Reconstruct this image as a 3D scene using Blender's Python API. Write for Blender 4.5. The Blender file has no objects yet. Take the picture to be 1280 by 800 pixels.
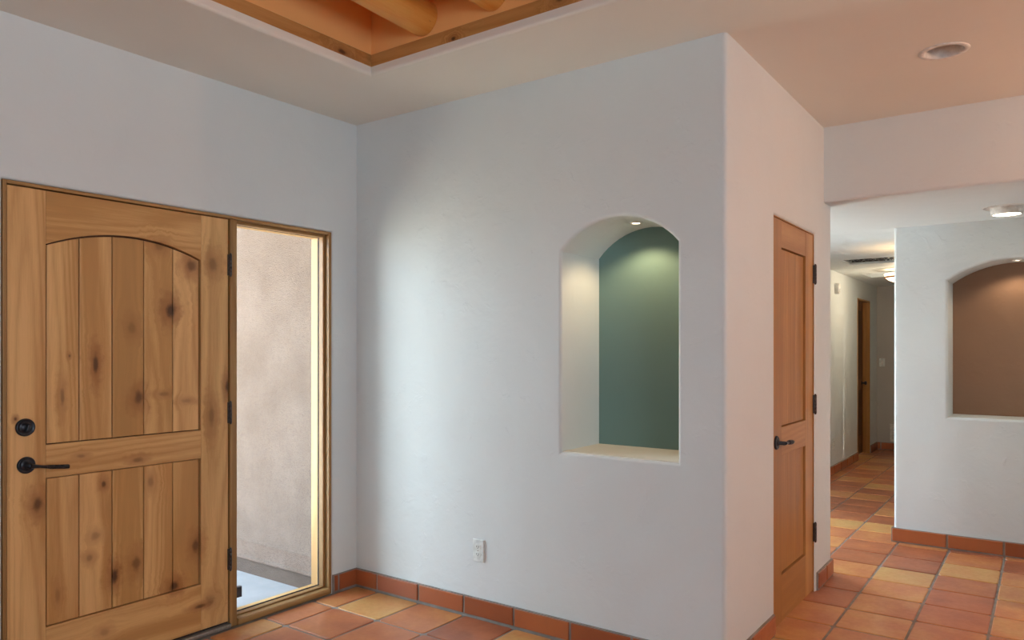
import bpy, bmesh, math, random
from mathutils import Vector, Matrix
random.seed(7)
PI = math.pi
S = bpy.context.scene
C = bpy.context.collection

# ------------------------------------------------------------------ camera
F_PX = 932.0                                   # focal length in pixels of the 1280x800 frame
CAM = Vector((3.3426, -3.0629, 1.40)); YAW = math.atan(670 / 932.0)
cd = bpy.data.cameras.new('camera'); cam = bpy.data.objects.new('camera', cd); C.objects.link(cam)
cd.sensor_width = 36; cd.lens = 36 * F_PX / 1280; cd.shift_y = 37 / 1280; cd.clip_start = .05
cam.location = CAM; cam.rotation_euler = (PI / 2, 0, YAW)
S.camera = cam
# ------------------------------------------------------------------ world, daylight, exposure
S.view_settings.view_transform = 'Standard'; S.view_settings.look = 'None'
S.view_settings.gamma = 1; S.view_settings.use_curve_mapping = False
S.view_settings.exposure = 0.2
S.cycles.diffuse_bounces = 7; S.cycles.max_bounces = 14; S.cycles.use_denoising = True
S.cycles.sample_clamp_indirect = 6
w = bpy.data.worlds.new('World'); S.world = w; w.use_nodes = True
bg = w.node_tree.nodes['Background']; bg.inputs[0].default_value = (.71, .87, 1.0, 1); bg.inputs[1].default_value = 10.5

def area(name, loc, rot, sx, sy, power, col, portal=False):
    l = bpy.data.lights.new(name, 'AREA'); l.shape = 'RECTANGLE'; l.size = sx; l.size_y = sy
    l.energy = power; l.color = col
    if portal: l.cycles.is_portal = True
    o = bpy.data.objects.new(name, l); C.objects.link(o); o.location = loc; o.rotation_euler = rot
    return o
# daylight enters by the sidelight and by the windows behind the camera
area('sidelight_portal', (-.16, -.5, 1.05), (0, -PI / 2, 0), 2.0, .6, 1, (1, 1, 1), True)
area('side_window_portal', (6.45, -4.45, 1.55), (0, PI / 2, 0), 1.5, 2.7, 1, (1, 1, 1), True)
area('added_skylight_portal', (5.25, -.2, 3.72), (0, 0, 0), 1.1, .2, 1, (1, 1, 1), True)
area('passage_window_portal', (.56, 2.70, 1.08), (0, -PI / 2, 0), 2.0, 1.1, 1, (1, 1, 1), True)
sun = bpy.data.lights.new('sun', 'SUN'); sun.energy = 60; sun.color = (1, .90, .74); sun.angle = .01
so = bpy.data.objects.new('sun', sun); C.objects.link(so); so.rotation_euler = Vector((.30, .03, .95)).to_track_quat('Z', 'Y').to_euler()

# ------------------------------------------------------------------ helpers
def obj(name, bm, mat, parent=None, smooth=False, label=None, cat=None, group=None, kind=None, recalc=True):
    if recalc: bmesh.ops.recalc_face_normals(bm, faces=bm.faces[:])
    me = bpy.data.meshes.new(name); bm.to_mesh(me); bm.free()
    if smooth: me.polygons.foreach_set('use_smooth', [True] * len(me.polygons))
    if mat: me.materials.append(mat)
    o = bpy.data.objects.new(name, me); C.objects.link(o)
    if parent:
        o.parent = parent
        r = parent
        while r.parent: r = r.parent
        me.transform(Matrix.Translation(-r.location))
    return tag(o, label, cat, group, kind)
def tag(o, label=None, cat=None, group=None, kind=None):
    if label: o['label'] = label
    if cat: o['category'] = cat
    if group: o['group'] = group
    if kind: o['kind'] = kind
    return o
def thing(name, loc, label, cat, group=None, kind=None):
    o = bpy.data.objects.new(name, None); o.empty_display_size = .1; C.objects.link(o); o.location = loc
    return tag(o, label, cat, group, kind)

def offset(loop, t):                            # move every edge to its left by t (mitred)
    n = len(loop); out = []
    for i in range(n):
        p0 = Vector(loop[i - 1]); p1 = Vector(loop[i]); p2 = Vector(loop[(i + 1) % n])
        e1 = (p1 - p0).normalized(); e2 = (p2 - p1).normalized()
        n1 = Vector((-e1.y, e1.x)); n2 = Vector((-e2.y, e2.x))
        m = n1 + n2; m /= max(m.dot(n1), .25)
        out.append(tuple(p1 + m * t))
    return out
def ccw(l):
    a = sum(l[i - 1][0] * l[i][1] - l[i][0] * l[i - 1][1] for i in range(len(l)))
    return l if a > 0 else l[::-1]
def slab(bm, outer, D, mp, r=0, seg=4, holes=(), hole_depth=None, hole_r=None, back=True):
    """flat piece with outline `outer`, holes, thickness D; front edges rounded by r"""
    loops = [(ccw(outer), D, r)] + [(ccw(h)[::-1], hole_depth or D, r if hole_r is None else hole_r) for h in holes]
    fe, be = [], []
    for li, (lp, d, rr) in enumerate(loops):
        rings = []
        if rr > 0:
            for k in range(seg + 1):
                a = k / seg * PI / 2
                rings.append((offset(lp, rr * (1 - math.sin(a))) if k < seg else lp, rr * (1 - math.cos(a))))
        else: rings.append((lp, 0))
        rings.append((lp, d))
        vs = [[bm.verts.new(mp(u, v, dd)) for (u, v) in ring] for ring, dd in rings]
        n = len(lp)
        for A, B in zip(vs, vs[1:]):
            for i in range(n):
                bm.faces.new((A[i - 1], A[i], B[i], B[i - 1]))
        fe += [bm.edges.get((vs[0][i - 1], vs[0][i])) for i in range(n)]
        if li == 0 or hole_depth is None:
            be += [bm.edges.get((vs[-1][i - 1], vs[-1][i])) for i in range(n)]
    bmesh.ops.triangle_fill(bm, edges=fe, use_beauty=True, use_dissolve=False)
    if back and hole_depth is None: bmesh.ops.triangle_fill(bm, edges=be, use_beauty=True, use_dissolve=False)
    return bm
def new(): return bmesh.new()
def rect(u0, u1, v0, v1): return [(u0, v0), (u1, v0), (u1, v1), (u0, v1)]
def arch(u0, u1, v0, vs, va, n=18):             # rectangle with a segmental arched top: spring vs, apex va
    hw = (u1 - u0) / 2; rise = va - vs; R = (hw * hw + rise * rise) / (2 * rise); cu = (u0 + u1) / 2; cv = va - R
    a0 = math.asin(hw / R)
    return [(u0, v0), (u1, v0)] + [(cu + R * math.sin(a0 - 2 * a0 * k / n), cv + R * math.cos(a0 - 2 * a0 * k / n)) for k in range(n + 1)]
def arc_v(u, u0, u1, vs, va):
    hw = (u1 - u0) / 2; rise = va - vs; R = (hw * hw + rise * rise) / (2 * rise)
    return va - R + math.sqrt(max(R * R - (u - (u0 + u1) / 2) ** 2, 0))
def circle(cu, cv, r, n=40): return [(cu + r * math.cos(2 * PI * k / n), cv + r * math.sin(2 * PI * k / n)) for k in range(n)]
def MX(x0): return lambda u, v, d: (x0 - d, u, v)          # face looks to +x, u = y, v = z
def MXn(x0): return lambda u, v, d: (x0 + d, u, v)         # face looks to -x
def MY(y0): return lambda u, v, d: (u, y0 + d, v)          # face looks to -y
def MYn(y0): return lambda u, v, d: (u, y0 - d, v)         # face looks to +y
def MZd(z0): return lambda u, v, d: (u, v, z0 + d)         # face looks down
def MZu(z0): return lambda u, v, d: (u, v, z0 - d)         # face looks up
def box(bm, x0, x1, y0, y1, z0, z1, b=0):
    return slab(bm, rect(y0, y1, z0, z1), x1 - x0, MX(x1), b, 2)
def frame_of(axis):
    a = Vector(axis).normalized(); t = Vector((0, 0, 1)) if abs(a.z) < .9 else Vector((0, 1, 0))
    e1 = t.cross(a).normalized(); return a, e1, a.cross(e1)
def lathe(bm, prof, c, axis, n=32):             # profile of (radius, height along the axis)
    a, e1, e2 = frame_of(axis); c = Vector(c); rings = []
    for r, h in prof:
        if r < 1e-5: rings.append([bm.verts.new(c + a * h)])
        else: rings.append([bm.verts.new(c + a * h + (e1 * math.cos(2 * PI * k / n) + e2 * math.sin(2 * PI * k / n)) * r) for k in range(n)])
    for A, B in zip(rings, rings[1:]):
        for k in range(n):
            q = [A[k % len(A)], A[(k + 1) % len(A)], B[(k + 1) % len(B)], B[k % len(B)]]
            q = list(dict.fromkeys(q))
            if len(q) > 2: bm.faces.new(q)
    return bm
def tube(bm, path, rad, n=10, twist=0.0, squash=1.0, square=False):
    path = [Vector(p) for p in path]; rings = []
    for i, p in enumerate(path):
        t = (path[min(i + 1, len(path) - 1)] - path[max(i - 1, 0)])
        a, e1, e2 = frame_of(t); r = rad[i] if isinstance(rad, (list, tuple)) else rad
        tw = twist[i] if isinstance(twist, (list, tuple)) else twist
        ring = []
        for k in range(n):
            th = 2 * PI * k / n; rr = r
            if square: rr = r * .95 / max(abs(math.cos(th)), abs(math.sin(th))) if square is True else r
            ring.append(bm.verts.new(p + e1 * math.cos(th + tw) * rr + e2 * math.sin(th + tw) * rr * squash))
        rings.append(ring)
    for A, B in zip(rings, rings[1:]):
        for k in range(n): bm.faces.new((A[k - 1], A[k], B[k], B[k - 1]))
    bm.faces.new(rings[0]); bm.faces.new(rings[-1][::-1])
    return bm

# ------------------------------------------------------------------ materials
def lin(r, g, b): return tuple(((c / 255) / 12.92 if c / 255 < .04045 else ((c / 255 + .055) / 1.055) ** 2.4) for c in (r, g, b)) + (1,)
class NT:
    def __init__(s, name):
        s.m = bpy.data.materials.new(name); s.m.use_nodes = True; s.t = s.m.node_tree
        s.b = s.t.nodes['Principled BSDF']; s.out = s.t.nodes['Material Output']
    def n(s, typ, ins=None, **kw):
        o = s.t.nodes.new('ShaderNode' + typ)
        for k, v in kw.items(): setattr(o, k, v)
        for k, v in (ins or {}).items(): s.set(o.inputs[k], v)
        return o
    def set(s, sock, v):
        if isinstance(v, bpy.types.NodeSocket): s.t.links.new(v, sock)
        else: sock.default_value = v
    def math(s, op, a, b=0.0, c=None):
        o = s.n('Math', operation=op); s.set(o.inputs[0], a); s.set(o.inputs[1], b)
        if c is not None: s.set(o.inputs[2], c)
        return o.outputs[0]
    def vmath(s, op, a, b):
        o = s.n('VectorMath', operation=op); s.set(o.inputs[0], a)
        if op == 'SCALE': s.set(o.inputs['Scale'], b)
        else: s.set(o.inputs[1], b)
        return o.outputs['Value'] if op in ('LENGTH', 'DOT_PRODUCT') else o.outputs[0]
    def mix(s, f, a, b, mode='MIX'):
        o = s.n('Mix', data_type='RGBA', blend_type=mode); s.set(o.inputs['Factor'], f); s.set(o.inputs['A'], a); s.set(o.inputs['B'], b)
        return [x for x in o.outputs if x.type == 'RGBA'][0] if False else o.outputs[2]
    def mixset(s, f, a, b, mode='MIX'):
        o = s.n('Mix', data_type='RGBA', blend_type=mode); s.set(o.inputs[0], f); s.set(o.inputs[6], a); s.set(o.inputs[7], b)
        return o.outputs[2]
    def ramp(s, f, stops, interp='LINEAR'):
        o = s.n('ValToRGB'); o.color_ramp.interpolation = interp; e = o.color_ramp.elements
        while len(e) < len(stops): e.new(.5)
        for x, (p, c) in zip(e, stops): x.position = p; x.color = c
        s.set(o.inputs[0], f); return o.outputs[0]
    def noise(s, vec, scale, detail=4, rough=.55):
        return s.n('TexNoise', {'Vector': vec, 'Scale': scale, 'Detail': detail, 'Roughness': rough}).outputs[0]
    def bump(s, hgt, strength, dist):
        s.set(s.b.inputs['Normal'], s.n('Bump', {'Height': hgt, 'Strength': strength, 'Distance': dist}).outputs[0])
    def done(s, col=None, rough=None, metal=None, spec=None):
        if col is not None: s.set(s.b.inputs['Base Color'], col)
        if rough is not None: s.set(s.b.inputs['Roughness'], rough)
        if metal is not None: s.set(s.b.inputs['Metallic'], metal)
        if spec is not None: s.set(s.b.inputs['Specular IOR Level'], spec)
        return s.m

def plaster(name, col, var=.012, strength=.35):
    N = NT(name); P = N.n('NewGeometry').outputs['Position']
    big = N.noise(P, 1.6, 3); warp = N.vmath('ADD', P, N.vmath('SCALE', N.n('TexNoise', {'Vector': P, 'Scale': 3.0, 'Detail': 2}).outputs['Color'], .25))
    mid = N.noise(warp, 5, 3, .45); fine = N.noise(P, 45, 4, .6)
    mark = N.n('MapRange', {0: N.noise(warp, 13, 3, .6), 1: .60, 2: .68, 3: 0.0, 4: 1.0}).outputs[0]
    hgt = N.math('ADD', N.math('MULTIPLY', mid, 1.1), N.math('ADD', N.math('MULTIPLY', fine, .10), N.math('MULTIPLY', mark, .09)))
    dk = tuple(c * (1 - var * 2) for c in col[:3]) + (1,); lt = tuple(min(c * (1 + var), 1) for c in col[:3]) + (1,)
    c = N.ramp(big, [(.3, dk), (.7, lt)])
    N.bump(hgt, strength, .016)
    return N.done(c, .62, spec=.3)
M_wall = plaster('plaster_white', (.69, .73, .735, 1), .012, .6)
M_ceil = plaster('plaster_ceiling', (.80, .78, .71, 1), .01, .2)
M_green = plaster('plaster_green', lin(112, 140, 136), .02, .2)
M_brown = plaster('plaster_brown', lin(150, 118, 96), .05, .4)
M_orange = plaster('plaster_orange', lin(246, 186, 118), .02, .2)
M_far = plaster('plaster_grey', (.50, .47, .44, 1), .03, .2)

def plain(name, col, rough=.5, metal=0, spec=.5, nscale=None):
    N = NT(name)
    if nscale:
        P = N.n('TexCoord').outputs['Object']; h = N.noise(P, nscale, 3)
        c = N.ramp(h, [(.3, tuple(x * .8 for x in col[:3]) + (1,)), (.7, tuple(min(x * 1.15, 1) for x in col[:3]) + (1,))])
        N.bump(h, .15, .002)
        return N.done(c, rough, metal, spec)
    return N.done(col, rough, metal, spec)
M_iron = plain('dark_iron', (.030, .034, .043, 1), .33, .6, .5, 90)
M_hinge = plain('hinge_bronze', (.09, .085, .085, 1), .30, .8, .5, 90)
M_white = plain('white_enamel', (.78, .76, .72, 1), .35, 0, .5, 30)
M_plate = plain('white_plastic', (.74, .78, .76, 1), .35, 0, .5, 30)
M_slot = plain('socket_dark', (.04, .04, .04, 1), .6, 0, .3, 60)
M_grey = plain('lens_grey', (.30, .28, .26, 1), .5, 0, .4, 40)
M_alu = plain('threshold_metal', (.30, .29, .27, 1), .45, .7, .5, 60)
M_gasket = plain('dark_gasket', (.03, .025, .025, 1), .7, 0, .3, 40)
M_copper = plain('brushed_copper', (.55, .25, .10, 1), .35, .8, .5, 60)
def emit(name, col, k):
    N = NT(name); N.set(N.b.inputs['Emission Color'], col); N.b.inputs['Emission Strength'].default_value = k
    P = N.n('TexCoord').outputs['Object']
    return N.done(N.ramp(N.noise(P, 8, 2), [(.3, (.85, .8, .7, 1)), (.7, (.9, .87, .8, 1))]), .4)
M_bulb = emit('bulb_glow', (1, .84, .62, 1), 9)
M_bowl = emit('glass_bowl_glow', (1, .78, .50, 1), 2.6)

def glassy():
    N = NT('window_glass'); N.t.nodes.remove(N.b)
    tr = N.n('BsdfTransparent', {'Color': (.97, .985, .98, 1)}); gl = N.n('BsdfGlossy', {'Roughness': .02, 'Color': (1, 1, 1, 1)})
    fr = N.n('Fresnel', {'IOR': 1.25}); mx = N.n('MixShader', {0: fr.outputs[0], 1: tr.outputs[0], 2: gl.outputs[0]})
    N.t.links.new(mx.outputs[0], N.out.inputs[0]); return N.m
M_glass = glassy()

def stucco(name, k):
    N = NT(name); P = N.n('NewGeometry').outputs['Position']
    g = N.noise(P, 130, 4, .7); m = N.noise(P, 4, 4); v = N.n('TexVoronoi', {'Vector': P, 'Scale': 170}).outputs[0]
    c = N.ramp(m, [(.3, lin(108 * k, 92 * k, 83 * k)), (.7, lin(124 * k, 108 * k, 100 * k))])
    c = N.mixset(N.math('MULTIPLY', N.math('GREATER_THAN', g, .56), .5), c, lin(82 * k, 68 * k, 60 * k))
    N.bump(N.math('ADD', g, N.math('MULTIPLY', v, .6)), .9, .006)
    return N.done(c, .9, spec=.2)
M_stucco = stucco('exterior_stucco', .95); M_foot = stucco('footing_stucco', .74)
def concrete():
    N = NT('patio_concrete'); P = N.n('NewGeometry').outputs['Position']
    h = N.noise(P, 6, 6, .6)
    N.bump(N.noise(P, 60, 4), .25, .004)
    return N.done(N.ramp(h, [(.3, (.21, .215, .235, 1)), (.7, (.25, .255, .275, 1))]), .8, spec=.25)
M_conc = concrete()
def grout():
    N = NT('grout_grey'); P = N.n('NewGeometry').outputs['Position']; h = N.noise(P, 45, 4)
    N.bump(h, .4, .003)
    return N.done(N.ramp(N.noise(P, 9, 3), [(.3, lin(128, 118, 110)), (.7, lin(158, 150, 144))]), .85, spec=.2)
M_grout = grout()
GP, GX, GY = .323, 2.782, -.013                 # tile pitch and grid origin
def saltillo(name, by_cell):
    N = NT(name); P = N.n('NewGeometry').outputs['Position']
    if by_cell:
        q = N.vmath('SCALE', N.vmath('SUBTRACT', P, (GX, GY, 0)), 1 / GP)
        fl = N.n('VectorMath', operation='FLOOR'); N.set(fl.inputs[0], q)
        cell = N.vmath('MULTIPLY', fl.outputs[0], (1, 1, 0))
        wn = N.n('TexWhiteNoise', noise_dimensions='3D'); N.set(wn.inputs['Vector'], N.vmath('ADD', cell, (.5, .5, .5)))
        rnd = wn.outputs['Value']; rc = wn.outputs['Color']
    else:
        oi = N.n('ObjectInfo'); rnd = oi.outputs['Random']
        wn = N.n('TexWhiteNoise', noise_dimensions='1D'); N.set(wn.inputs['W'], rnd); rc = wn.outputs['Color']
    loc = N.vmath('ADD', P, N.vmath('SCALE', rc, 23.0))
    blot = N.noise(loc, 4.5, 3, .5); fine = N.noise(loc, 38, 5, .6)
    f = N.math('ADD', N.math('MULTIPLY', rnd, .80), N.math('MULTIPLY', N.math('SUBTRACT', blot, .5), 1.0 if by_cell else .4))
    f = N.math('ADD', f, .08 if by_cell else 0.0)
    if by_cell:
        c = N.ramp(f, [(0, lin(150, 86, 58)), (.25, lin(178, 104, 68)), (.5, lin(194, 122, 76)), (.72, lin(206, 144, 86)), (1, lin(208, 166, 102))])
    else:
        c = N.ramp(f, [(0, lin(148, 78, 46)), (.5, lin(168, 92, 54)), (1, lin(186, 110, 66))])
    c = N.mixset(N.math('MULTIPLY', N.math('SUBTRACT', fine, .35), .5), c, lin(146, 92, 64))
    N.bump(N.math('ADD', N.noise(loc, 9, 3), N.math('MULTIPLY', fine, .15)), .22, .008)
    r = N.math('ADD', .24, N.math('MULTIPLY', fine, .22))
    return N.done(c, r, spec=.45)
M_tile = saltillo('saltillo_floor', True)
M_btile = saltillo('saltillo_base', False)

def wood(name, along='Z', knots=(), c0=lin(188, 140, 84), c1=lin(226, 182, 124), cd=lin(104, 62, 36), rough=.42, big=1.0):
    N = NT(name); P = N.n('TexCoord').outputs['Object']; oi = N.n('ObjectInfo').outputs['Random']
    acr = {'Z': 1, 'Y': 2}.get(along, 1)
    masks = []; Pw = P
    for (ky, kz, su, sv, dk) in knots:
        ax = along == 'X'
        d = N.vmath('SUBTRACT', P, (ky if ax else 0, 0 if ax else ky, kz))
        dist = N.noise(P, 30, 3, .6); dq = N.vmath('MULTIPLY', d, (1 / su if ax else 0, 0 if ax else 1 / su, 1 / sv))
        q = N.math('MULTIPLY', N.vmath('LENGTH', dq, (0, 0, 0)), N.math('ADD', .40, N.math('MULTIPLY', dist, 1.2)))
        g = N.math('POWER', 2.718, N.math('MULTIPLY', N.math('MULTIPLY', q, q), -.14))
        sh = N.vmath('SCALE', d, N.math('MULTIPLY', g, -.85))
        Pw = N.vmath('ADD', Pw, sh)
        masks.append((q, dk))
    sc = {'Z': (1, 1, .055), 'Y': (1, .055, 1), 'X': (.055, 1, 1)}[along]
    V = N.vmath('MULTIPLY', Pw, sc)
    cmb = N.n('CombineXYZ'); N.set(cmb.inputs[0], N.math('MULTIPLY', oi, 31.7)); N.set(cmb.inputs[1], N.math('MULTIPLY', oi, 17.3)); N.set(cmb.inputs[2], N.math('MULTIPLY', oi, 9.1))
    V = N.vmath('ADD', V, cmb.outputs[0])
    broad = N.noise(V, 9 * big, 2, .5); fib = N.noise(V, 150, 3, .6)
    rings = N.math('ABSOLUTE', N.math('SINE', N.math('MULTIPLY', N.noise(V, 4.5 * big, 1, .4), 46)))
    f = N.math('ADD', N.math('MULTIPLY', broad, .75), N.math('ADD', N.math('MULTIPLY', fib, .22), N.math('MULTIPLY', rings, .12)))
    f = N.math('ADD', f, N.math('MULTIPLY', N.math('SUBTRACT', oi, .5), .22))
    c = N.ramp(f, [(.30, tuple(x * .86 for x in c0[:3]) + (1,)), (.50, c0), (.78, c1)])
    red = N.noise(V, 3.2, 2); c = N.mixset(N.math('MULTIPLY', N.math('SUBTRACT', red, .42), .55), c, lin(176, 116, 72))
    for q, dk in masks:
        halo = N.n('MapRange', {0: q, 1: 3.2, 2: .7, 3: 0.0, 4: .55 * dk + .12}, interpolation_type='SMOOTHSTEP').outputs[0]
        c = N.mixset(halo, c, lin(140, 84, 46))
        core = N.n('MapRange', {0: q, 1: 1.15, 2: .3, 3: 0.0, 4: dk * .9}, interpolation_type='SMOOTHSTEP').outputs[0]
        c = N.mixset(core, c, lin(62, 36, 22))
    N.bump(N.math('ADD', fib, N.math('MULTIPLY', rings, .3)), .08, .002)
    return N.done(c, rough, spec=.4)
M_jamb = wood('alder_jamb', 'Z', c0=lin(150, 112, 66), c1=lin(186, 148, 96))
M_jambh = wood('alder_head', 'Y', c0=lin(150, 112, 66), c1=lin(186, 148, 96))
M_closz = wood('closet_alder_upright', 'Z', c0=lin(168, 118, 62), c1=lin(196, 146, 88))
M_closy = wood('closet_alder_rail', 'Y', c0=lin(168, 118, 62), c1=lin(196, 146, 88))
M_dark = wood('dark_groove_wood', 'Z', c0=lin(52, 28, 14), c1=lin(70, 40, 22))
M_darkdoor = wood('dark_door_wood', 'Z', c0=lin(96, 58, 28), c1=lin(120, 76, 40))
M_log = wood('log_pine', 'Y', c0=lin(216, 146, 60), c1=lin(238, 180, 98), big=.7, rough=.5)
def fascia_mat(nm, along, kn): return wood(nm, along, kn, c0=lin(176, 124, 68), c1=lin(206, 156, 96), rough=.5)

# ------------------------------------------------------------------ the shell
L = 2.248; H = 2.733; HL = 2.285; YH = 1.67; YP = 1.85; D2 = 2.98; L2 = 1.385; L3 = 2.43; YE = 8.45; XR = 6.3; XH = 4.2; YB = -6.4
ST = 'structure'
# floor: bed of grout with every tile a piece of its own
bm = new(); slab(bm, rect(-.02, XR + .2, YB - .2, YE + .3), .12, MZu(-.005))
floor = obj('floor', bm, M_grout, kind=ST, label='terracotta clay tile floor with grey grout joints', cat='floor')
def tile_bm(w, d, z0=-.004, r=.006):
    b = new(); lp = rect(-w / 2, w / 2, -d / 2, d / 2)
    c = .012; lp = [(-w/2+c,-d/2),(w/2-c,-d/2),(w/2,-d/2+c),(w/2,d/2-c),(w/2-c,d/2),(-w/2+c,d/2),(-w/2,d/2-c),(-w/2,-d/2+c)]
    slab(b, lp, .012, MZu(0), r, 2, back=False); return b
def cut_tile(name, x0, x1, y0, y1, parent, mesh=None):
    if mesh is None:
        b = tile_bm(x1 - x0, y1 - y0); bmesh.ops.recalc_face_normals(b, faces=b.faces[:]); mesh = bpy.data.meshes.new('tile'); b.to_mesh(mesh); b.free(); mesh.materials.append(M_tile)
    o = bpy.data.objects.new(name, mesh); C.objects.link(o); o.parent = parent
    o.location = ((x0 + x1) / 2, (y0 + y1) / 2, random.uniform(-.0012, .0008)); return o
GAP = .011
def zones(): return [(0, XR, YB, 0), (L, XR, 0, YH), (L, XH, YH, D2), (L2, L3, YP, YE), (.72, L, YP, 4.6)]
Fd = Vector((-math.sin(YAW), math.cos(YAW), 0)); Rd = Vector((math.cos(YAW), math.sin(YAW), 0))
def in_view(x, y):
    p = Vector((x, y, 0)) - CAM; dd = p.dot(Fd)
    if dd < .5: return False
    u = 640 + F_PX * p.dot(Rd) / dd; v = 437 + F_PX * 1.4 / dd
    return -40 < u < 1330 and v < 850
shared = None; rest = new(); nt = 0
for i in range(-10, 13):
    for j in range(-22, 28):
        x0 = GX + GP * i; y0 = GY + GP * j; x1 = x0 + GP; y1 = y0 + GP; hit = None
        for z in zones():
            a0, a1, b0, b1 = max(x0, z[0]), min(x1, z[1]), max(y0, z[2]), min(y1, z[3])
            if a1 - a0 > .03 and b1 - b0 > .03: hit = (a0, a1, b0, b1); break
        if not hit: continue
        if y0 > 4.5 and x1 < L2 + .06: continue
        a0 = max(x0, 0.0) + GAP / 2; a1 = x1 - GAP / 2; b0 = y0 + GAP / 2; b1 = y1 - GAP / 2
        if y1 < 0 and x0 < .01: a0 = .022
        cx, cy = (a0 + a1) / 2, (b0 + b1) / 2
        if in_view(cx, cy):
            full = x0 >= 0
            if full and shared is None:
                o = cut_tile('tile', a0, a1, b0, b1, floor); shared = o.data
            else: cut_tile('tile', a0, a1, b0, b1, floor, shared if full else None)
            nt += 1
        else:
            b = tile_bm(a1 - a0, b1 - b0); me = bpy.data.meshes.new('t'); b.to_mesh(me); b.free()
            me.transform(Matrix.Translation((cx, cy, 0))); rest.from_mesh(me); bpy.data.meshes.remove(me)
obj('tile_field', rest, M_tile, floor, kind='stuff')

# wall_left with the entry opening
EO0, EO1, EZ = -1.851, -.186, 2.076
bm = new(); slab(bm, [(YB - .2, -.1), (EO0, -.1), (EO0, EZ), (EO1, EZ), (EO1, -.1), (.2, -.1), (.2, 3.5), (YB - .2, 3.5)], .146, MX(0), .014)
wl = obj('wall_left', bm, M_wall, kind=ST, label='white plaster wall around the entry door', cat='wall')
# wall_front with arched niche
ND = .375
bm = new(); na = arch(1.434, 2.031, .905, 1.874, 2.013)
slab(bm, rect(-.1, L, -.1, H + .03), .034, MY(0), .02, 5, holes=[na], hole_depth=ND, hole_r=.016)
wf = obj('wall_front', bm, M_wall, kind=ST, label='white plaster wall with a green arched niche', cat='wall')
bm = new(); slab(bm, [(u, v) for u, v in offset(ccw(na), -.01)], .03, MY(ND - .002)); obj('niche_back', bm, M_green, wf, label='muted green painted back of the arched niche')
bm = new(); slab(bm, rect(1.434, 2.031, .01, ND), .006, MZu(.9085)); 
obj('niche_sill', bm, M_ceil, wf)
# closet side wall
CY0, CY1, CZ = .672, 1.464, 2.068
bm = new(); slab(bm, [(.02, -.1), (CY0, -.1), (CY0, CZ), (CY1, CZ), (CY1, -.1), (YP, -.1), (YP, H + .03), (.02, H + .03)], .14, MX(L), .014)
obj('wall_closet', bm, M_wall, kind=ST, label='white plaster wall holding the narrow closet door', cat='wall')
bm = new(); slab(bm, rect(.6, L - .02, -.1, H), .1, MYn(YP - .005)); obj('wall_closet_rear', bm, M_wall, kind=ST, label='plaster wall behind the closet facing the side passage', cat='wall')
# lower hall ceiling with its rounded drop edge (openings: spot, vent, hatch)
SP2 = (3.135, 2.50); VX = (1.655, 2.30, 4.85, 5.33); HX = (1.575, 2.25, 6.42, 6.95)
bm = new(); slab(bm, rect(.6, XH + .12, YH, YE + .2), H - HL + .02, MZd(HL), .018, 5, holes=[circle(SP2[0], SP2[1], .082), rect(*VX), rect(*HX)], hole_r=.004)
obj('ceiling_hall', bm, M_wall, kind=ST, label='dropped white hall ceiling with a rounded front edge', cat='ceiling')
# main ceiling with raised well and one recessed can
WX0, WX1, WY0, WY1 = .673, 3.3, -3.8, -.521; CAN = (2.966, .765)
bm = new(); slab(bm, rect(-.1, XR + .2, YB - .2, YH + .1), .04, MZd(H), 0, holes=[rect(4.7, 5.8, -.30, -.10), rect(WX0, WX1, WY0, WY1), circle(CAN[0], CAN[1], .082)], hole_r=.014)
obj('ceiling', bm, M_ceil, kind=ST, label='main room ceiling with a raised beam well', cat='ceiling')
# hall wall with second niche
bm = new(); n2 = arch(2.772, 3.57, .926, 1.886, 2.019)
slab(bm, rect(L3, XH + .12, -.1, HL + .03), .12, MY(D2), .02, 5, holes=[n2], hole_depth=.33, hole_r=.02)
wh = obj('wall_hall', bm, M_wall, kind=ST, label='white plaster hall wall with a brown arched niche', cat='wall')
bm = new(); slab(bm, offset(ccw(n2), -.01), .03, MY(D2 + .328)); obj('niche_back', bm, M_brown, wh, label='brown painted back of the arched niche')
# corridor
bm = new(); OY0, OY1, OZ = 7.15, 7.95, 2.055
slab(bm, [(4.6, -.1), (OY0, -.1), (OY0, OZ), (OY1, OZ), (OY1, -.1), (YE + .1, -.1), (YE + .1, HL + .03), (4.6, HL + .03)], .14, MX(L2), .012)
obj('wall_corridor_left', bm, M_wall, kind=ST, label='white corridor wall with a dark wooden doorway', cat='wall')
bm = new(); slab(bm, rect(D2 + .12, YE + .1, -.1, HL + .03), .12, MXn(L3)); obj('wall_corridor_right', bm, M_wall, kind=ST, label='corridor wall behind the brown niche wall', cat='wall')
bm = new(); slab(bm, rect(L2 - .2, L3 + .2, -.1, HL + .03), .12, MY(YE)); obj('wall_corridor_end', bm, M_far, kind=ST, label='grey plaster wall closing the corridor end', cat='wall')
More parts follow.
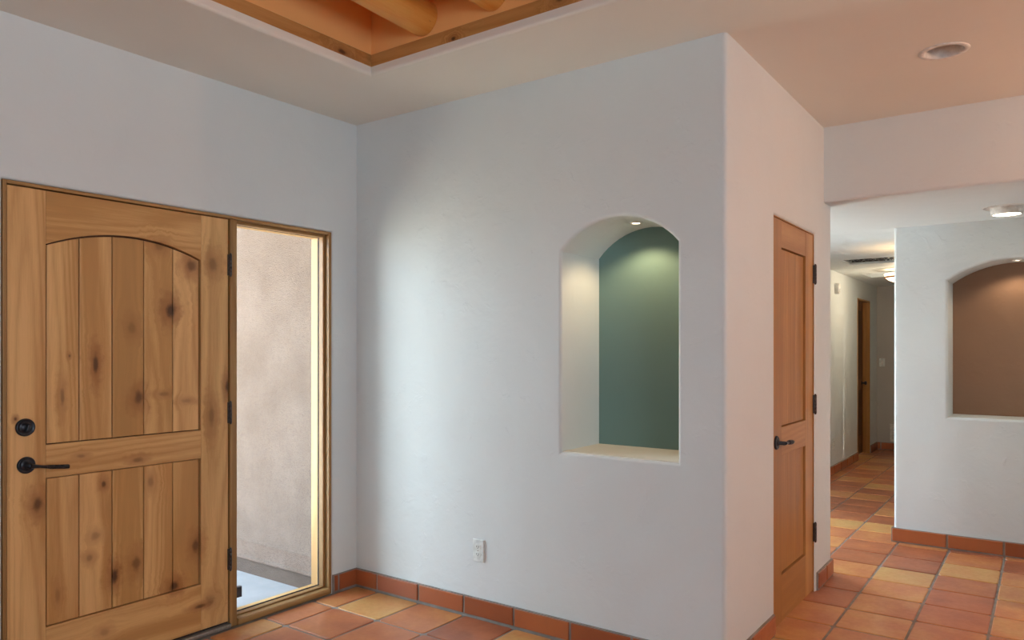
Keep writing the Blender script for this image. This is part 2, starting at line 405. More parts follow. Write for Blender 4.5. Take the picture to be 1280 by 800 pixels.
# walls behind the camera, with their windows
bm = new(); slab(bm, rect(-.2, XR + .2, -.1, 3.0), .18, MYn(YB), .01); obj('wall_back', bm, M_wall, kind=ST, label='white plaster wall behind the viewer', cat='wall')
MW = rect(-5.8, -3.1, .8, 2.3)
bm = new(); slab(bm, rect(3.45, XR + .2, -.1, H), .15, MY(YH + .002), .012); obj('wall_far_right', bm, M_wall, kind=ST, label='white plaster wall beside the hall opening, extended to shade the hall', cat='wall')  # unseen wall, extended to keep window and pendant light off the hall
bm = new(); slab(bm, rect(YB - .2, YH + .1, -.1, 3.0), .18, MXn(XR), .01, holes=[MW]); obj('wall_right', bm, M_wall, kind=ST, label='white plaster wall on the right of the main room with a broad window', cat='wall')
XP = .72; YQ = 4.6; SW = rect(2.15, 3.25, .08, 2.06)
bm = new(); slab(bm, rect(YH, D2 + .2, -.1, HL + .03), .14, MXn(XH), .01); obj('wall_hall_end', bm, M_wall, kind=ST, label='white plaster wall closing the hall', cat='wall')
bm = new(); slab(bm, rect(YP - .2, YQ + .1, -.1, HL + .03), .14, MX(XP), .01, holes=[SW]); obj('wall_passage', bm, M_wall, kind=ST, label='white plaster wall with the tall garden window', cat='wall')
bm = new(); slab(bm, rect(XP - .1, L2 - .03, -.1, HL + .03), .1, MY(YQ)); obj('wall_passage_end', bm, M_wall, kind=ST, label='white plaster wall at the end of the side passage', cat='wall')
def win(n, lp, mp, label):
    t = thing('window_%d' % n, (0, 0, 0), label, 'window', kind=ST)
    u0, v0 = lp[0]; u1, v1 = lp[2]; c = offset(ccw(lp), .05)
    b = new(); slab(b, lp, .05, mp, 0, holes=[c]); obj('frame', b, M_jamb, t)
    b = new(); slab(b, rect((u0 + u1) / 2 - .02, (u0 + u1) / 2 + .02, v0 + .05, v1 - .05), .04, mp); obj('mullion', b, M_jamb, t)
win(2, SW, MX(XP - .06), 'tall glazed garden window of the side passage')
win(3, MW, MXn(XR + .06), 'broad wooden window of the main room')
bm = new(); slab(bm, rect(XR + .2, XR + 3.2, -7, -1.4), .1, MZd(2.6)); obj('ceiling_sun_shade', bm, M_stucco, kind=ST, label='unseen stucco overhang added to keep sun out of the broad window', cat='roof')  # unseen overhang, added to block direct sun at the broad window
SKY = rect(4.7, 5.8, -.30, -.10)  # unseen skylight, added so a sun patch bounces warm light off the floor
bm = new()
for mp_, r_ in ((MY(-.10), rect(4.6, 5.9, H + .041, 3.69)), (MYn(-.30), rect(4.6, 5.9, H + .041, 3.69)), (MX(4.7), rect(-.30, -.10, H + .041, 3.69)), (MXn(5.8), rect(-.30, -.10, H + .041, 3.69))): slab(bm, r_, .05, mp_)
obj('wall_added_skylight', bm, M_wall, kind=ST, label='white plaster shaft of the unseen skylight added for warm floor bounce', cat='wall')

# raised ceiling well
bm = new()
Z1, Z2 = H + .04, 3.42; e = .012
slab(bm, rect(WX0 - .2, WX1 + .2, Z1, Z2), .08, MY(WY1 + e)); slab(bm, rect(WX0 - .2, WX1 + .2, Z1, Z2), .08, MYn(WY0 - e))
slab(bm, rect(WY0 - .2, WY1 + .2, Z1, Z2), .08, MX(WX0 - e)); slab(bm, rect(WY0 - .2, WY1 + .2, Z1, Z2), .08, MXn(WX1 + e))
obj('wall_well', bm, M_orange, kind=ST, label='orange plaster sides of the raised ceiling well', cat='wall')
bm = new(); slab(bm, rect(WX0 - .3, WX1 + .3, WY0 - .3, WY1 + .3), .06, MZd(Z2)); obj('ceiling_well', bm, M_orange, kind=ST, label='orange plaster top of the raised ceiling well', cat='ceiling')
tr = thing('trim_1', (0, 0, 0), 'brown wooden boards edging the raised ceiling well', 'trim', kind=ST)
FZ0, FZ1 = Z1 + .001, 2.834
bm = new(); slab(bm, rect(WX0 - .02, WX1, FZ0, FZ1), .03, MY(WY1 + .004), .002, 2); obj('board', bm, wood('fascia_far', 'X', [(1.19, FZ0 + .012, .016, .010, 1), (1.75, FZ0 + .035, .02, .012, .7)], c0=lin(176, 124, 68), c1=lin(206, 156, 96)), tr)
bm = new(); slab(bm, rect(WY0, WY1 + .004, FZ0, FZ1), .03, MX(WX0 - .004), .002, 2); obj('board', bm, fascia_mat('fascia_left', 'Y', [(-.70, 2.79, .03, .014, .9)]), tr)
bm = new(); slab(bm, rect(WX0 - .02, WX1, FZ0, FZ1), .03, MYn(WY0 - .004), .002, 2); obj('board', bm, M_closy, tr)
bm = new(); slab(bm, rect(WY0, WY1, FZ0, FZ1), .03, MXn(WX1 + .004), .002, 2); obj('board', bm, M_closy, tr)

# log beams
def viga(x, r, label, seed):
    rnd = random.Random(seed); b = new(); n = 28; m = 34; ph = [rnd.uniform(0, 6.3) for _ in range(6)]
    rings = []
    for i in range(m + 1):
        y = WY1 + .09 + (WY0 - .09 - WY1 - .09) * i / m
        rr = r * (1 + .02 * math.sin(i * .5 + ph[0])); cx = x + .008 * math.sin(i * .3 + ph[1]); cz = 2.932 + .006 * math.sin(i * .23 + ph[2])
        rings.append([b.verts.new((cx + rr * (1 + .018 * math.sin(3 * a + ph[3] + i * .12) + .01 * math.sin(7 * a + ph[4] + i * .2)) * math.cos(a), y,
                                   cz + rr * (1 + .018 * math.sin(2 * a + ph[5] + i * .1)) * math.sin(a))) for a in [2 * PI * k / n for k in range(n)]])
    for A, B in zip(rings, rings[1:]):
        for k in range(n): b.faces.new((A[k - 1], A[k], B[k], B[k - 1]))
    b.faces.new(rings[0]); b.faces.new(rings[-1])
    o = obj('log_beam', b, M_log, None, True, label, 'beam', 'log beams across the ceiling well')
    # drying crack along the side
    b = new(); tube(b, [(x + r * .80, WY1 - .02 - .1 * k, 2.932 - r * .60 + .004 * math.sin(k)) for k in range(14)], [.001] + [.0035] * 12 + [.001], 6)
    obj('crack', b, M_dark, o)
viga(1.012, .080, 'round honey-coloured log beam closest to the entry-door side of the well', 1)
viga(1.410, .080, 'round honey-coloured log beam, second from the entry-door side of the well', 2)
for k in range(4): viga(1.805 + .395 * k, .080, 'round honey-coloured log beam among those farther from the entry door', 3 + k)

# ------------------------------------------------------------------ base tiles
def base_run(name, mp, u0, u1, joints, label, depth=.016, ends=()):
    g = .0065
    b = new(); slab(b, rect(u0, u1, -.02, .103), .03, mp(-depth + .006), .002, 2)
    root = obj(name, b, M_grout, kind=ST, label=label, cat='baseboard')
    edges = [u0] + list(joints) + [u1]
    for a, c in zip(edges, edges[1:]):
        if c - a < .02: continue
        b = new(); slab(b, rect(a + g, c - g, .010, .098 + random.uniform(-.0015, .0015)), .016, mp(-depth + random.uniform(-.0015, .001)), .004, 3)
        obj('tile', b, M_btile, root)
    return root
J = lambda a, p, n: [a + p * k for k in range(n)]
base_run('baseboard_front', lambda d: MY(d), 0, L + .016, [.187, .511, .835, 1.16, 1.49, 1.815, 2.14], 'terracotta base tiles under the green niche')
base_run('baseboard_left', lambda d: MX(-d), -.182, -.002, [-.146], 'short terracotta base tiles beside the entry frame')
base_run('baseboard_left_rear', lambda d: MX(-d), YB, EO0 - .004, [YB + .32 * k for k in range(1, 14)], 'terracotta base tiles along the wall behind the entry door')
base_run('baseboard_closet', lambda d: MX(L - d), -.014, CY0 - .02, [.30], 'terracotta base tiles between wall corner and closet door')
base_run('baseboard_closet_far', lambda d: MX(L - d), CY1 + .03, YP + .014, [1.69], 'terracotta base tiles beyond the closet door hinges')
base_run('baseboard_hall', lambda d: MY(D2 + d), L3 - .016, XH, J(2.767, .334, 5), 'terracotta base tiles under the brown niche')
base_run('baseboard_hall_end', lambda d: MXn(L3 + d), D2 - .012, D2 + 5, J(3.2, .33, 15), 'terracotta base tiles around the end of the niche wall')
base_run('baseboard_corridor', lambda d: MX(L2 - d), 4.6, OY0 - .01, J(4.84, .33, 7), 'terracotta base tiles along the corridor wall')
base_run('baseboard_corridor_short', lambda d: MX(L2 - d), OY1 + .03, YE, [8.2], 'short terracotta base tiles past the corridor doorway')
base_run('baseboard_end', lambda d: MY(YE + d), L2, L3, J(1.44, .33, 3), 'terracotta base tiles at the corridor end')

# ------------------------------------------------------------------ entry frame, sidelight
fr = thing('trim_2', (0, -.8, 0), 'honey alder frame around the entry door and sidelight', 'door frame', kind=ST)
JD = .142
def jbox(name, mat, x0, x1, y0, y1, z0, z1, r=.002, par=None):
    b = new(); box(b, x0, x1, y0, y1, z0, z1, r); return obj(name, b, mat, par or fr)
jbox('jamb', M_jamb, -JD, -.002, EO0 + .002, -1.835, 0, EZ - .002)
jbox('jamb', M_jamb, -JD, -.002, -.207, EO1 - .002, 0, EZ - .002)
jbox('mullion', M_jamb, -JD, -.004, -.841, -.802, 0, 2.058)
jbox('head', M_jambh, -JD, -.003, -1.835, -.207, 2.060, EZ - .002)
jbox('stop', M_jamb, -.125, -.062, -1.8345, -1.818, .03, 2.059); jbox('stop', M_jamb, -.125, -.062, -.853, -.8415, .03, 2.059)
jbox('stop', M_jambh, -.125, -.062, -1.818, -.853, 2.044, 2.0595)
jbox('threshold', M_alu, -JD - .03, .012, -1.834, -.842, 0, .022, .006)
jbox('sill', M_jambh, -JD, .010, -.801, -.208, 0, .034, .010)
b = new(); box(b, -.175, -.130, -.80, -.765, .055, .118, .004); 
b.free()
b = new(); box(b, -.165, -.138, -.801, -.680, .086, .142, .004); obj('latch_bracket', b, M_iron, fr, label='black iron bracket outside the sidelight')
sl = thing('window_1', (-.07, -.5, .03), 'tall narrow glass sidelight beside the entry door', 'window', kind=ST)
jbox('glass', M_glass, -.080, -.074, -.800, -.209, .036, 2.058, 0, sl)
for nm, y0, y1 in (('stop', -.222, -.2075), ('stop', -.8015, -.789)):
    jbox(nm, M_jamb, -.071, -.034, y0, y1, .035, 2.0585, .004, sl)
    jbox('gasket', M_gasket, -.0815, -.072, y0 - .001, y1 + .0005, .035, 2.0585, 0, sl)
    jbox('outer_stop', M_jamb, -.138, -.0825, y0 + (.0 if y0 > -.5 else 0), y1, .035, 2.0585, .002, sl)
jbox('stop', M_jambh, -.071, -.034, -.789, -.222, 2.044, 2.0595, .004, sl)
jbox('gasket', M_gasket, -.0815, -.072, -.789, -.222, 2.043, 2.059, 0, sl)
jbox('outer_stop', M_jambh, -.138, -.0825, -.789, -.222, 2.044, 2.0595, .002, sl)
jbox('stop', M_jambh, -.071, -.034, -.789, -.222, .034, .042, .003, sl)
jbox('gasket', M_gasket, -.0815, -.072, -.789, -.222, .034, .045, 0, sl)

# ------------------------------------------------------------------ hardware
def hinge(par, pos, axis_out, along, h=.105, mat=M_hinge):
    """barrel with five knuckles, pin tips and the two leaf edges"""
    x, y, z = pos; b = new()
    prof = [(0, -h / 2 - .007), (.0045, -h / 2 - .006), (.0055, -h / 2 - .002)]
    for k in range(5):
        a = -h / 2 + k * h / 5; c = a + h / 5
        prof += [(.0055, a), (.0072, a + .001), (.0072, c - .001), (.0055, c)]
    prof += [(.0055, h / 2 + .002), (.0045, h / 2 + .006), (0, h / 2 + .007)]
    lathe(b, prof, pos, (0, 0, 1), 16); hg = obj('hinge', b, mat, par, True)
    b = new(); ox, oy = axis_out
    box(b, x - .012 if ox else x - .002, x - .004 if ox else x + .002, y - .010, y + .010, z - h / 2, z + h / 2, .001); obj('leaf', b, mat, hg)
    return hg
def lever(par, base, z, y, ln=.145, drop=.012, rr=.034, bulge=0.0):
    b = new(); lathe(b, [(0, 0), (rr, 0), (rr, .004), (rr * .92, .009), (rr * .80, .0095), (rr * .76, .008), (rr * .55, .010), (rr * .38, .014), (.010, .018), (.010, .045), (0, .046)], (base, y, z), (1, 0, 0), 36)
    ro = obj('rosette', b, M_iron, par, True)
    n = 34; path = []; rad = []; tw = []
    for k in range(n + 1):
        t = k / n; yy = y + ln * t
        path.append((base + .043 - .006 * t, yy, z - drop * math.sin(t * PI / 2) - .008 * t))
        rad.append(.0125 - .0045 * min(t / .25, 1) + .004 * max(0, min((t - .35) / .2, 1)) + bulge * max(0, math.sin(min(max((t - .45) / .55, 0), 1) * PI)))
        tw.append(PI * 3 * max(0, min((t - .4) / .45, 1)))
    b = new(); tube(b, path, rad, 8, tw, .78); obj('lever', b, M_iron, ro, False)
    return ro
# ------------------------------------------------------------------ entry door
DX = -.010
d1 = thing('door_1', (DX, -1.34, .03), 'knotty alder entry door with an arched plank panel', 'door', kind=ST)
KN = [(-1.041, 1.804, 0.032, 0.034, 0.7),(-1.147, 1.587, 0.026, 0.04, 1),(-0.935, 1.823, 0.028, 0.041, 0.5),(-1.201, 1.882, 0.025, 0.023, 0.35),(-1.331, 1.498, 0.022, 0.032, 0.3),(-1.488, 1.337, 0.013, 0.052, 0.9),(-1.622, 1.197, 0.011, 0.046, 0.5),(-1.299, 1.18, 0.023, 0.037, 0.75),(-1.181, 1.192, 0.031, 0.011, 0.35),(-1.066, 1.153, 0.028, 0.011, 0.3),(-0.94, 1.072, 0.02, 0.059, 0.45),(-0.852, 1.217, 0.014, 0.036, 0.9),(-1.309, 0.899, 0.028, 0.013, 0.5),(-1.55, 0.945, 0.02, 0.01, 0.4),(-1.454, 0.811, 0.012, 0.017, 0.8),(-1.243, 0.79, 0.018, 0.028, 0.4),(-1.801, 1.122, 0.007, 0.009, 0.8),(-1.594, 1.373, 0.005, 0.008, 0.6),(-1.721, 0.768, 0.02, 0.034, 0.8),(-1.488, 0.59, 0.021, 0.021, 0.35),(-1.407, 0.397, 0.016, 0.036, 1),(-1.309, 0.427, 0.021, 0.041, 0.6),(-1.127, 0.28, 0.026, 0.024, 0.95),(-1.02, 0.447, 0.021, 0.039, 0.7),(-1.513, 0.5, 0.017, 0.017, 0.4),(-0.999, 0.15, 0.034, 0.012, 0.8),(-0.945, 0.164, 0.027, 0.029, 0.35),(-1.454, 0.163, 0.024, 0.019, 0.3),(-1.641, 0.371, 0.011, 0.034, 0.3)]
nb = [0]
def board(name, lp, face, thick, along, par, r=.0012):
    us = [p[0] for p in lp]; vs = [p[1] for p in lp]; nb[0] += 1
    ks = [(y + 1.34, z - .03, a, b_, c) for (y, z, a, b_, c) in KN if min(us) - .03 < y < max(us) + .03 and min(vs) - .03 < z < max(vs) + .03]
    m = wood('knotty_alder_%02d' % nb[0], along, ks)
    b = new(); slab(b, lp, thick, MX(face), r, 2); return obj(name, b, m, par)
Y0, Y1 = -1.831, -.849; YA, YZ = -1.690, -.996; AS, AA = 1.835, 1.909
board('stile', rect(Y0, YA, .032, 2.055), DX, .044, 'Z', d1); board('stile', rect(YZ, Y1, .032, 2.055), DX, .044, 'Z', d1)
board('rail', rect(YA + .0004, YZ - .0004, .032, .254), DX - .0006, .043, 'Y', d1); board('rail', rect(YA + .0004, YZ - .0004, .870, 1.007), DX - .0006, .043, 'Y', d1)
ar = arch(YA + .0004, YZ - .0004, 0, AS, AA, 24)[2:]
board('rail', [(YA + .0004, 2.055)] + ar[::-1] + [(YZ - .0004, 2.055)], DX - .0006, .043, 'Y', d1)
b = new(); box(b, DX - .036, DX - .022, YA - .01, YZ + .01, .25, 1.91, 0); obj('backing', b, M_dark, d1)
GB = [YA + .0055, -1.556, -1.417, -1.275, -1.136, YZ - .0055]
for a, c in zip(GB, GB[1:]):
    a2, c2 = a + .0020, c - .0020
    top = [(a2 + (c2 - a2) * k / 5, arc_v(a2 + (c2 - a2) * k / 5, YA, YZ, AS - .006, AA - .008)) for k in range(6)]
    board('plank', [(a2, 1.011), (c2, 1.011)] + top[::-1], DX - .009, .016, 'Z', d1, .0025)
    board('plank', rect(a2, c2, .258, .866), DX - .009, .016, 'Z', d1, .0025)
for z in (1.826, 1.083, .345): hinge(d1, (.003, -.843, z), (1, 0), 0)
b = new(); lathe(b, [(0, 0), (.036, 0), (.036, .006), (.0335, .011), (.030, .012), (.028, .0095), (.019, .0095), (.017, .013), (.008, .015), (0, .015)], (DX, -1.767, 1.086), (1, 0, 0), 36)
db = obj('deadbolt', b, M_iron, d1, True)
b = new(); slab(b, arch(-.006, .006, -.013, .010, .015, 8), .020, lambda u, v, d: (DX + .036 - d, -1.767 + u * .9 + v * .25, 1.086 + v), .003, 3); obj('thumb_turn', b, M_iron, db)
lever(d1, DX, .933, -1.763)
b = new(); box(b, DX - .040, DX - .006, Y0, Y1, .0235, .0315, 0); obj('sweep', b, M_gasket, d1)

# ------------------------------------------------------------------ closet door
CX = L - .010
fr2 = thing('trim_3', (L - .06, 1.07, 0), 'honey alder jamb lining the closet doorway', 'door frame', kind=ST)
b = new(); box(b, L - .13, L - .006, CY0 + .001, CY0 + .005, 0, CZ - .002); obj('jamb', b, M_closz, fr2)
b = new(); box(b, L - .13, L - .006, 1.456, CY1 - .001, 0, CZ - .002); obj('jamb', b, M_closz, fr2)
b = new(); box(b, L - .13, L - .006, CY0 + .005, 1.456, 2.062, CZ - .001); obj('head', b, M_closy, fr2)
d2 = thing('door_2', (CX, 1.065, .01), 'narrow honey alder closet door with two recessed panels', 'door', kind=ST)
c0, c1 = .678, 1.454; pa, pz = .832, 1.297
def cb(name, lp, face, th, m, par=d2, r=.0012):
    b = new(); slab(b, lp, th, MX(face), r, 2); return obj(name, b, m, par)
cb('stile', rect(c0, pa, .010, 2.060), CX, .036, M_closz); cb('stile', rect(pz, c1, .010, 2.060), CX, .036, M_closz)
for z0, z1 in ((.010, .247), (.860, 1.003), (1.923, 2.060)): cb('rail', rect(pa + .0005, pz - .0005, z0, z1), CX - .0006, .035, M_closy)
b = new(); box(b, CX - .034, CX - .024, pa - .01, pz + .01, .24, 1.93); obj('backing', b, M_dark, d2)
for z0, z1 in ((.247, .860), (1.003, 1.923)):
    w3 = (pz - pa - .010) / 3
    for k in range(3):
        cb('plank', rect(pa + .005 + w3 * k + .0004, pa + .005 + w3 * (k + 1) - .0004, z0 + .005, z1 - .005), CX - .012, .012, M_closz, d2, .0015)
for z in (1.835, 1.085, .345): hinge(d2, (L + .004, 1.458, z), (1, 0), 0)
lever(d2, CX, .934, .736, .160, .000, .035, .004)

# corridor door
d3 = thing('door_3', (L2 - .09, 7.55, 0), 'dark brown wooden door set deep in the corridor wall', 'door', kind=ST)
b = new(); box(b, L2 - .130, L2 - .085, OY0 + .022, OY1 - .022, .01, 2.03, .002); obj('leaf', b, M_darkdoor, d3)
for y0, y1 in ((OY0 + .10, OY1 - .10),):
    for z0, z1 in ((.25, .86), (1.0, 1.92)):
        b = new(); slab(b, rect(y0 + .0, y1, z0, z1), .004, MX(L2 - .083), .002, 2); obj('panel', b, M_dark, d3)
b = new(); lathe(b, [(0, 0), (.03, 0), (.03, .006), (.012, .010), (.012, .03), (.025, .045), (.025, .06), (0, .068)], (L2 - .085, OY1 - .09, .95), (1, 0, 0), 20); obj('knob', b, M_iron, d3, True)
fr3 = thing('trim_4', (L2 - .06, 7.55, 0), 'brown wooden jamb of the corridor doorway', 'door frame', kind=ST)
for y0, y1 in ((OY0 + .001, OY0 + .02), (OY1 - .02, OY1 - .001)):
    b = new(); box(b, L2 - .13, L2 + .004, y0, y1, 0, OZ - .002, .002); obj('jamb', b, M_closz, fr3)
    b = new(); ys = (y1, y1 + .012) if y0 < 7.5 else (y0 - .012, y0); box(b, L2 - .078, L2 - .045, ys[0], ys[1], 0, 2.035, .002); obj('stop', b, M_closz, fr3)
b = new(); box(b, L2 - .13, L2 + .004, OY0 + .02, OY1 - .02, 2.035, OZ - .001, .002); obj('head', b, M_closy, fr3)

# ------------------------------------------------------------------ small fittings
def plate(mp, u, v, kind, label, cat, loc):
    t = thing({'o': 'wall_outlet', 's': 'light_switch'}[kind], loc, label, cat)
    b = new(); slab(b, rect(u - .036, u + .036, v - .058, v + .058), .008, mp(-.008), .004, 3); p = obj('cover_plate', b, M_plate, t)
    if kind == 'o':
        for dv in (-.0195, .0195):
            lp = arch(u - .0165, u + .0165, v + dv - .010, v + dv + .008, v + dv + .0145, 10)
            b = new(); slab(b, lp, .004, mp(-.0105), .001, 2); f = obj('socket', b, M_plate, t)
            for du in (-.0065, .0065):
                b = new(); slab(b, rect(u + du - .0012, u + du + .0012, v + dv - .002, v + dv + .007), .002, mp(-.0112)); obj('slot', b, M_slot, f)
            b = new(); slab(b, circle(u, v + dv - .006, .0022, 12), .002, mp(-.0112)); obj('slot', b, M_slot, f)
        b = new(); slab(b, circle(u, v, .003, 12), .002, mp(-.0095)); obj('screw', b, M_alu, t)
    else:
        b = new(); slab(b, rect(u - .0165, u + .0165, v - .033, v + .033), .004, mp(-.0115), .002, 2); obj('rocker', b, M_white, t)
        for dv in (-.047, .047):
            b = new(); slab(b, circle(u, v + dv, .003, 12), .002, mp(-.0095)); obj('screw', b, M_alu, t)
plate(lambda d: MY(d), .928, .351, 'o', 'white duplex outlet low on the wall left of the green niche', 'outlet', (.928, -.004, .351))
plate(lambda d: MX(L2 - d), 5.83, .345, 'o', 'white outlet low on the corridor wall before the dark doorway', 'outlet', (L2, 5.83, .345))
plate(lambda d: MY(YE + d), 1.455, 1.22, 's', 'white rocker light switch on the grey corridor end wall', 'switch', (1.455, YE, 1.22))
# motion sensor
t = thing('motion_sensor', (L2, 5.95, 2.09), 'white rounded motion sensor high on the corridor wall', 'sensor')
b = new(); n = 10
prev = None; ms = (5.945, 2.092)
lp = [(ms[0] + .045 * math.copysign(abs(math.cos(a)) ** .6, math.cos(a)), ms[1] + .062 * math.copysign(abs(math.sin(a)) ** .6, math.sin(a))) for a in [2 * PI * k / 32 for k in range(32)]]
slab(b, lp, .05, MX(L2 + .05), .022, 5); obj('housing', b, M_white, t, True)
b = new(); slab(b, arch(ms[0] - .025, ms[0] + .025, ms[1] - .04, ms[1] - .005, ms[1] + .005, 8), .01, MX(L2 + .056), .004, 3); obj('lens', b, M_plate, t)
# low wall register at the corridor end
t = thing('wall_register', (1.70, YE, .24), 'pale louvred air register low on the corridor end wall', 'vent')
b = new(); slab(b, rect(1.555, 1.86, .12, .36), .01, MY(YE - .010), .003, 2, holes=[rect(1.575, 1.84, .14, .34)]); obj('frame', b, M_white, t)
for k in range(9):
    b = new(); slab(b, rect(1.575, 1.84, .143 + .022 * k, .157 + .022 * k), .006, MY(YE - .007), .001, 2); obj('slat', b, M_white, t)
# ceiling register with scrollwork
t = thing('ceiling_register', ((VX[0] + VX[1]) / 2, (VX[2] + VX[3]) / 2, HL), 'black scrollwork air register recessed in the corridor ceiling', 'vent')
b = new(); slab(b, rect(VX[0] + .002, VX[1] - .002, VX[2] + .002, VX[3] - .002), .012, MZd(HL + .020), .002, 2, holes=[offset(rect(*VX), .035)]); obj('frame', b, M_iron, t)
b = new(); slab(b, rect(VX[0] + .002, VX[1] - .002, VX[2] + .002, VX[3] - .002), .01, MZd(HL + .045)); obj('duct_back', b, M_white, t)
for i in range(5):
    for j in range(3):
        cx = VX[0] + .10 + .112 * i; cy = VX[2] + .10 + .14 * j; s = 1 if (i + j) % 2 else -1
        b = new(); tube(b, [(cx + s * (.052 - .0016 * k) * math.cos(k * .42), cy + (.060 - .0018 * k) * math.sin(k * .42), HL + .024) for k in range(26)], .007, 6); obj('scroll', b, M_iron, t, True)
for j in range(4):
    b = new(); tube(b, [(VX[0] + .03, VX[2] + .03 + .14 * j, HL + .026), (VX[1] - .03, VX[2] + .03 + .14 * j, HL + .026)], .006, 6); obj('bar', b, M_iron, t)
# attic hatch
t = thing('attic_hatch', ((HX[0] + HX[1]) / 2, (HX[2] + HX[3]) / 2, HL), 'plain recessed attic hatch panel in the corridor ceiling', 'hatch')
b = new(); slab(b, rect(HX[0] + .004, HX[1] - .004, HX[2] + .004, HX[3] - .004), .02, MZd(HL + .05), .003, 2); obj('panel', b, M_wall, t)

# recessed can, gimbal turned
def canlight(c, z, label, lit):
    t = thing('recessed_light', (c[0], c[1], z), label, 'ceiling light')
    b = new(); lathe(b, [(.078, .03), (.078, -.002), (.080, -.005), (.098, -.004), (.101, 0), (.098, .001)], (c[0], c[1], z), (0, 0, 1), 48); obj('trim_ring', b, M_white, t, True)
    if not lit:
        b = new(); lathe(b, [(.078, 0), (.075, .03), (.066, .07), (.058, .085)], (c[0], c[1], z), (0, 0, 1), 40); obj('reflector', b, M_white, t, True)
        b = new(); ax = Vector((-.30, -.35, 1)); lathe(b, [(0, .030), (.050, .030), (.056, .036), (.056, .10), (0, .10)], (c[0], c[1], z), ax, 32); obj('lamp', b, M_grey, t, False)
    else:
        b = new(); lathe(b, [(.094, -.001), (.128, -.001), (.132, .0), (.094, -.006)][::-1], (c[0], c[1], z), (0, 0, 1), 48); obj('flange', b, M_white, t, True)
        b = new(); lathe(b, [(.088, .02), (.088, -.020), (.084, -.044), (.078, -.047), (.074, -.044)], (c[0], c[1], z), (0, 0, 1), 48); obj('drum', b, M_white, t, True)
        b = new(); lathe(b, [(0, -.043), (.076, -.043)], (c[0], c[1], z), (0, 0, 1), 32); obj('lens', b, M_bulb, t, True)
    b = new(); lathe(b, [(.0815, 0.0), (.0815, .12), (0, .12)], (c[0], c[1], z), (0, 0, 1), 32); obj('can', b, M_grey, t, True)
canlight(CAN, H, 'unlit white recessed gimbal light in the higher ceiling', False)
canlight(SP2, HL, 'glowing white drum spotlight in the dropped hall ceiling', True)
def lamp(name, kind, loc, power, col, rot=None, size=.03, ang=None, blend=.5):
    l = bpy.data.lights.new(name, kind); l.energy = power; l.color = col; l.shadow_soft_size = size
    if ang: l.spot_size = ang; l.spot_blend = blend
    o = bpy.data.objects.new(name, l); C.objects.link(o); o.location = loc
    if rot: o.rotation_euler = rot
    return o
lamp('hall_spot', 'SPOT', (SP2[0] + .004, SP2[1] + .005, HL - .06), 4, (1, .80, .56), (0, 0, 0), .04, 2.2, .6)

# niche puck light
t = thing('niche_light', (1.732, .20, 2.012), 'small round halogen light in the top of the green niche', 'ceiling light')
b = new(); lathe(b, [(.020, -.002), (.022, -.006), (.030, -.006), (.033, -.002), (.033, .003)], (1.732, .20, 2.012), (0, 0, 1), 28); obj('trim_ring', b, M_white, t, True)
b = new(); lathe(b, [(0, -.003), (.020, -.003)], (1.732, .20, 2.012), (0, 0, 1), 24); obj('lens', b, M_bulb, t, True)
lamp('niche_spot', 'SPOT', (1.732, .20, 1.998), 7.5, (1, .72, .40), (0, 0, 0), .02, 2.3, .5)
# second niche spot
t = thing('niche_light', (3.171, D2 + .14, 2.017), 'small round halogen light in the top of the brown niche', 'ceiling light')
b = new(); lathe(b, [(.020, -.002), (.022, -.006), (.030, -.006), (.033, -.002), (.033, .003)], (3.171, D2 + .16, 2.018), (0, 0, 1), 28); obj('trim_ring', b, M_white, t, True)
b = new(); lathe(b, [(0, -.003), (.020, -.003)], (3.171, D2 + .16, 2.018), (0, 0, 1), 24); obj('lens', b, M_bulb, t, True)
lamp('niche_spot', 'SPOT', (3.171, D2 + .16, 2.004), 4, (1, .78, .52), (0, 0, 0), .02, 2.3, .5)
# corridor bowl light
BL = (2.03, 6.1)
t = thing('bowl_ceiling_light', (BL[0], BL[1], HL), 'glowing white glass bowl light with copper straps in the corridor', 'ceiling light')
b = new(); lathe(b, [(0, 0), (.07, 0), (.07, -.012), (.02, -.02), (.012, -.03), (.012, -.05)], (BL[0], BL[1], HL), (0, 0, 1), 32); obj('canopy', b, M_copper, t, True)
b = new(); lathe(b, [(.165, -.045), (.170, -.05), (.160, -.085), (.125, -.118), (.07, -.138), (0, -.143)], (BL[0], BL[1], HL), (0, 0, 1), 40); obj('glass_bowl', b, M_bowl, t, True)
b = new(); lathe(b, [(.164, -.078), (.170, -.078), (.164, -.096), (.156, -.094)], (BL[0], BL[1], HL), (0, 0, 1), 40); obj('ring', b, M_copper, t, True)
for k in range(3):
    a = 2.6 + k * 2.094; b = new()
    tube(b, [(BL[0] + r_ * math.cos(a), BL[1] + r_ * math.sin(a), HL + h_) for r_, h_ in ((.02, -.02), (.10, -.03), (.172, -.05), (.166, -.088), (.128, -.122), (.07, -.142), (.01, -.15))], .006, 6); obj('strap', b, M_copper, t, True)
lamp('bowl_lamp', 'POINT', (BL[0], BL[1], HL - .20), 11, (1, .80, .56), None, .05)
# wall sconce round the corner, its glow shows on the ceiling
t = thing('wall_sconce', (L3, 4.12, 1.95), 'small warm up-light sconce on the corridor side of the niche wall', 'wall light')
b = new(); lathe(b, [(0, -.10), (.025, -.095), (.055, -.03), (.068, .02), (.064, .02), (.050, -.028), (.0, -.085)], (L3 - .078, 4.12, 1.95), (0, 0, 1), 32); obj('shade', b, M_copper, t, True)
b = new(); box(b, L3 - .02, L3, 4.08, 4.16, 1.85, 1.97, .004); obj('backplate', b, M_copper, t)
lamp('sconce_lamp', 'SPOT', (L3 - .078, 4.12, 1.95), 6, (1, .62, .28), (PI, 0, 0), .03, 2.4, .6)

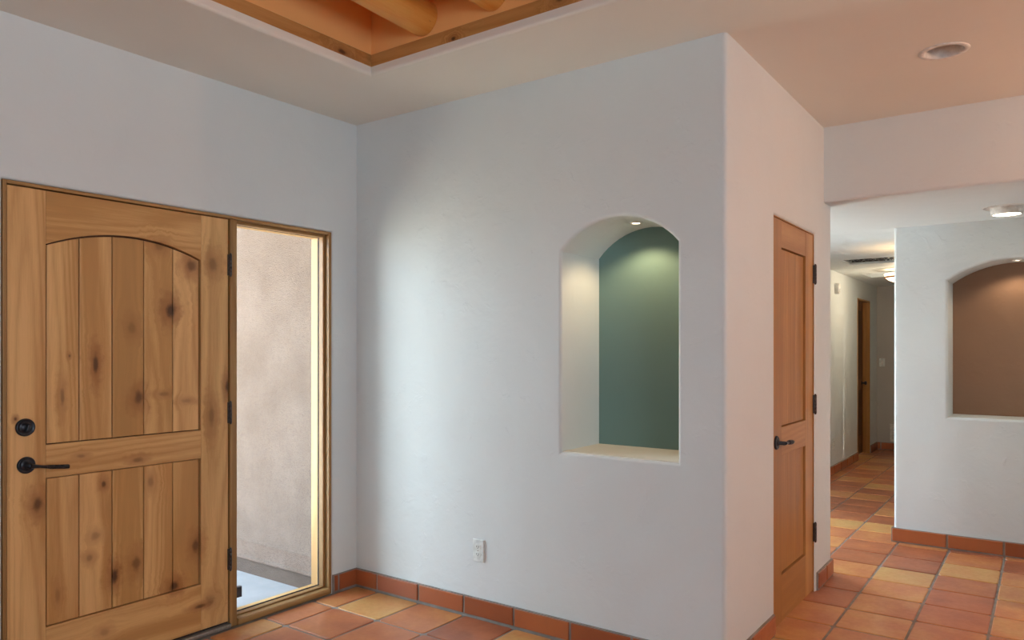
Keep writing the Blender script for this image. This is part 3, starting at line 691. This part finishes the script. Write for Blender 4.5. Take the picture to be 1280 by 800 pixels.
# unseen pendant, added as source of the warm light from the right
PX, PY, PZ = 4.7, 1.1, 2.48
t = thing('added_pendant_lamp', (PX, PY, PZ), 'unseen pendant lamp added right of the closet for its warm light', 'ceiling light')
b = new(); lathe(b, [(0, 0), (.06, 0), (.055, -.02), (.006, -.03)], (PX, PY, H), (0, 0, 1), 28); obj('canopy', b, M_copper, t, True)
b = new(); tube(b, [(PX, PY, H - .028), (PX, PY, PZ + .16)], .004, 8); obj('cord', b, M_iron, t)
b = new(); lathe(b, [(.018, .17), (.03, .16), (.05, .12), (.09, .06), (.12, 0), (.123, -.03), (.119, -.03), (.116, 0), (.086, .058), (.046, .118)], (PX, PY, PZ), (0, 0, 1), 36); obj('shade', b, M_copper, t, True)
b = new(); lathe(b, [(0, -.055), (.02, -.05), (.032, -.03), (.028, -.005), (.012, .03), (.012, .10)], (PX, PY, PZ), (0, 0, 1), 24); obj('bulb', b, M_bulb, t, True)
lamp('added_pendant_bulb', 'POINT', (PX, PY, PZ - .075), 52, (1, .56, .34), None, .04)

# ------------------------------------------------------------------ porch outside
bm = new(); slab(bm, rect(-1.45, -.147, -.25, -.0385), 8, lambda u, v, d: (u, .6 - d, v), 0); obj('ground', bm, M_conc, kind=ST, label='pale concrete patio slab outside the sidelight', cat='ground')
bm = new(); slab(bm, rect(-30, -1.455, -.3, -.05), 60, lambda u, v, d: (u, 25 - d, v), 0); obj('ground_bounce_yard', bm, plain('pale_gravel', (.62, .58, .50, 1), .9, 0, .2, 12), kind=ST, label='unseen pale gravel yard added beyond the patio slab to bounce sunlight', cat='ground')  # unseen yard, added and kept pale to bounce sunlight indoors
bm = new(); slab(bm, rect(-3.6, -.15, .053, 3.2), .3, MY(-.172), .004, 2); pw = obj('wall_porch', bm, M_stucco, kind=ST, label='rough tan stucco porch wall outside the sidelight', cat='wall')
bm = new(); slab(bm, rect(-3.6, -.15, -.1, .054), .28, MY(-.160), 0); obj('footing', bm, M_foot, pw)
bm = new(); slab(bm, rect(-1.15, -.147, -4.2, .3), .12, MZd(2.55)); obj('ceiling_porch_shade', bm, M_stucco, kind=ST, label='unseen short stucco canopy added above the entry to shade the porch wall', cat='roof')  # unseen canopy, added to cut sky light on the stucco and patio
bm = new(); slab(bm, rect(-.2, XR + .4, YB - .3, YH + .5), .1, MZd(3.6), holes=[SKY]); obj('ceiling_roof', bm, M_wall, kind=ST, label='flat roof deck over the rooms', cat='roof')
print('tiles in view', nt)
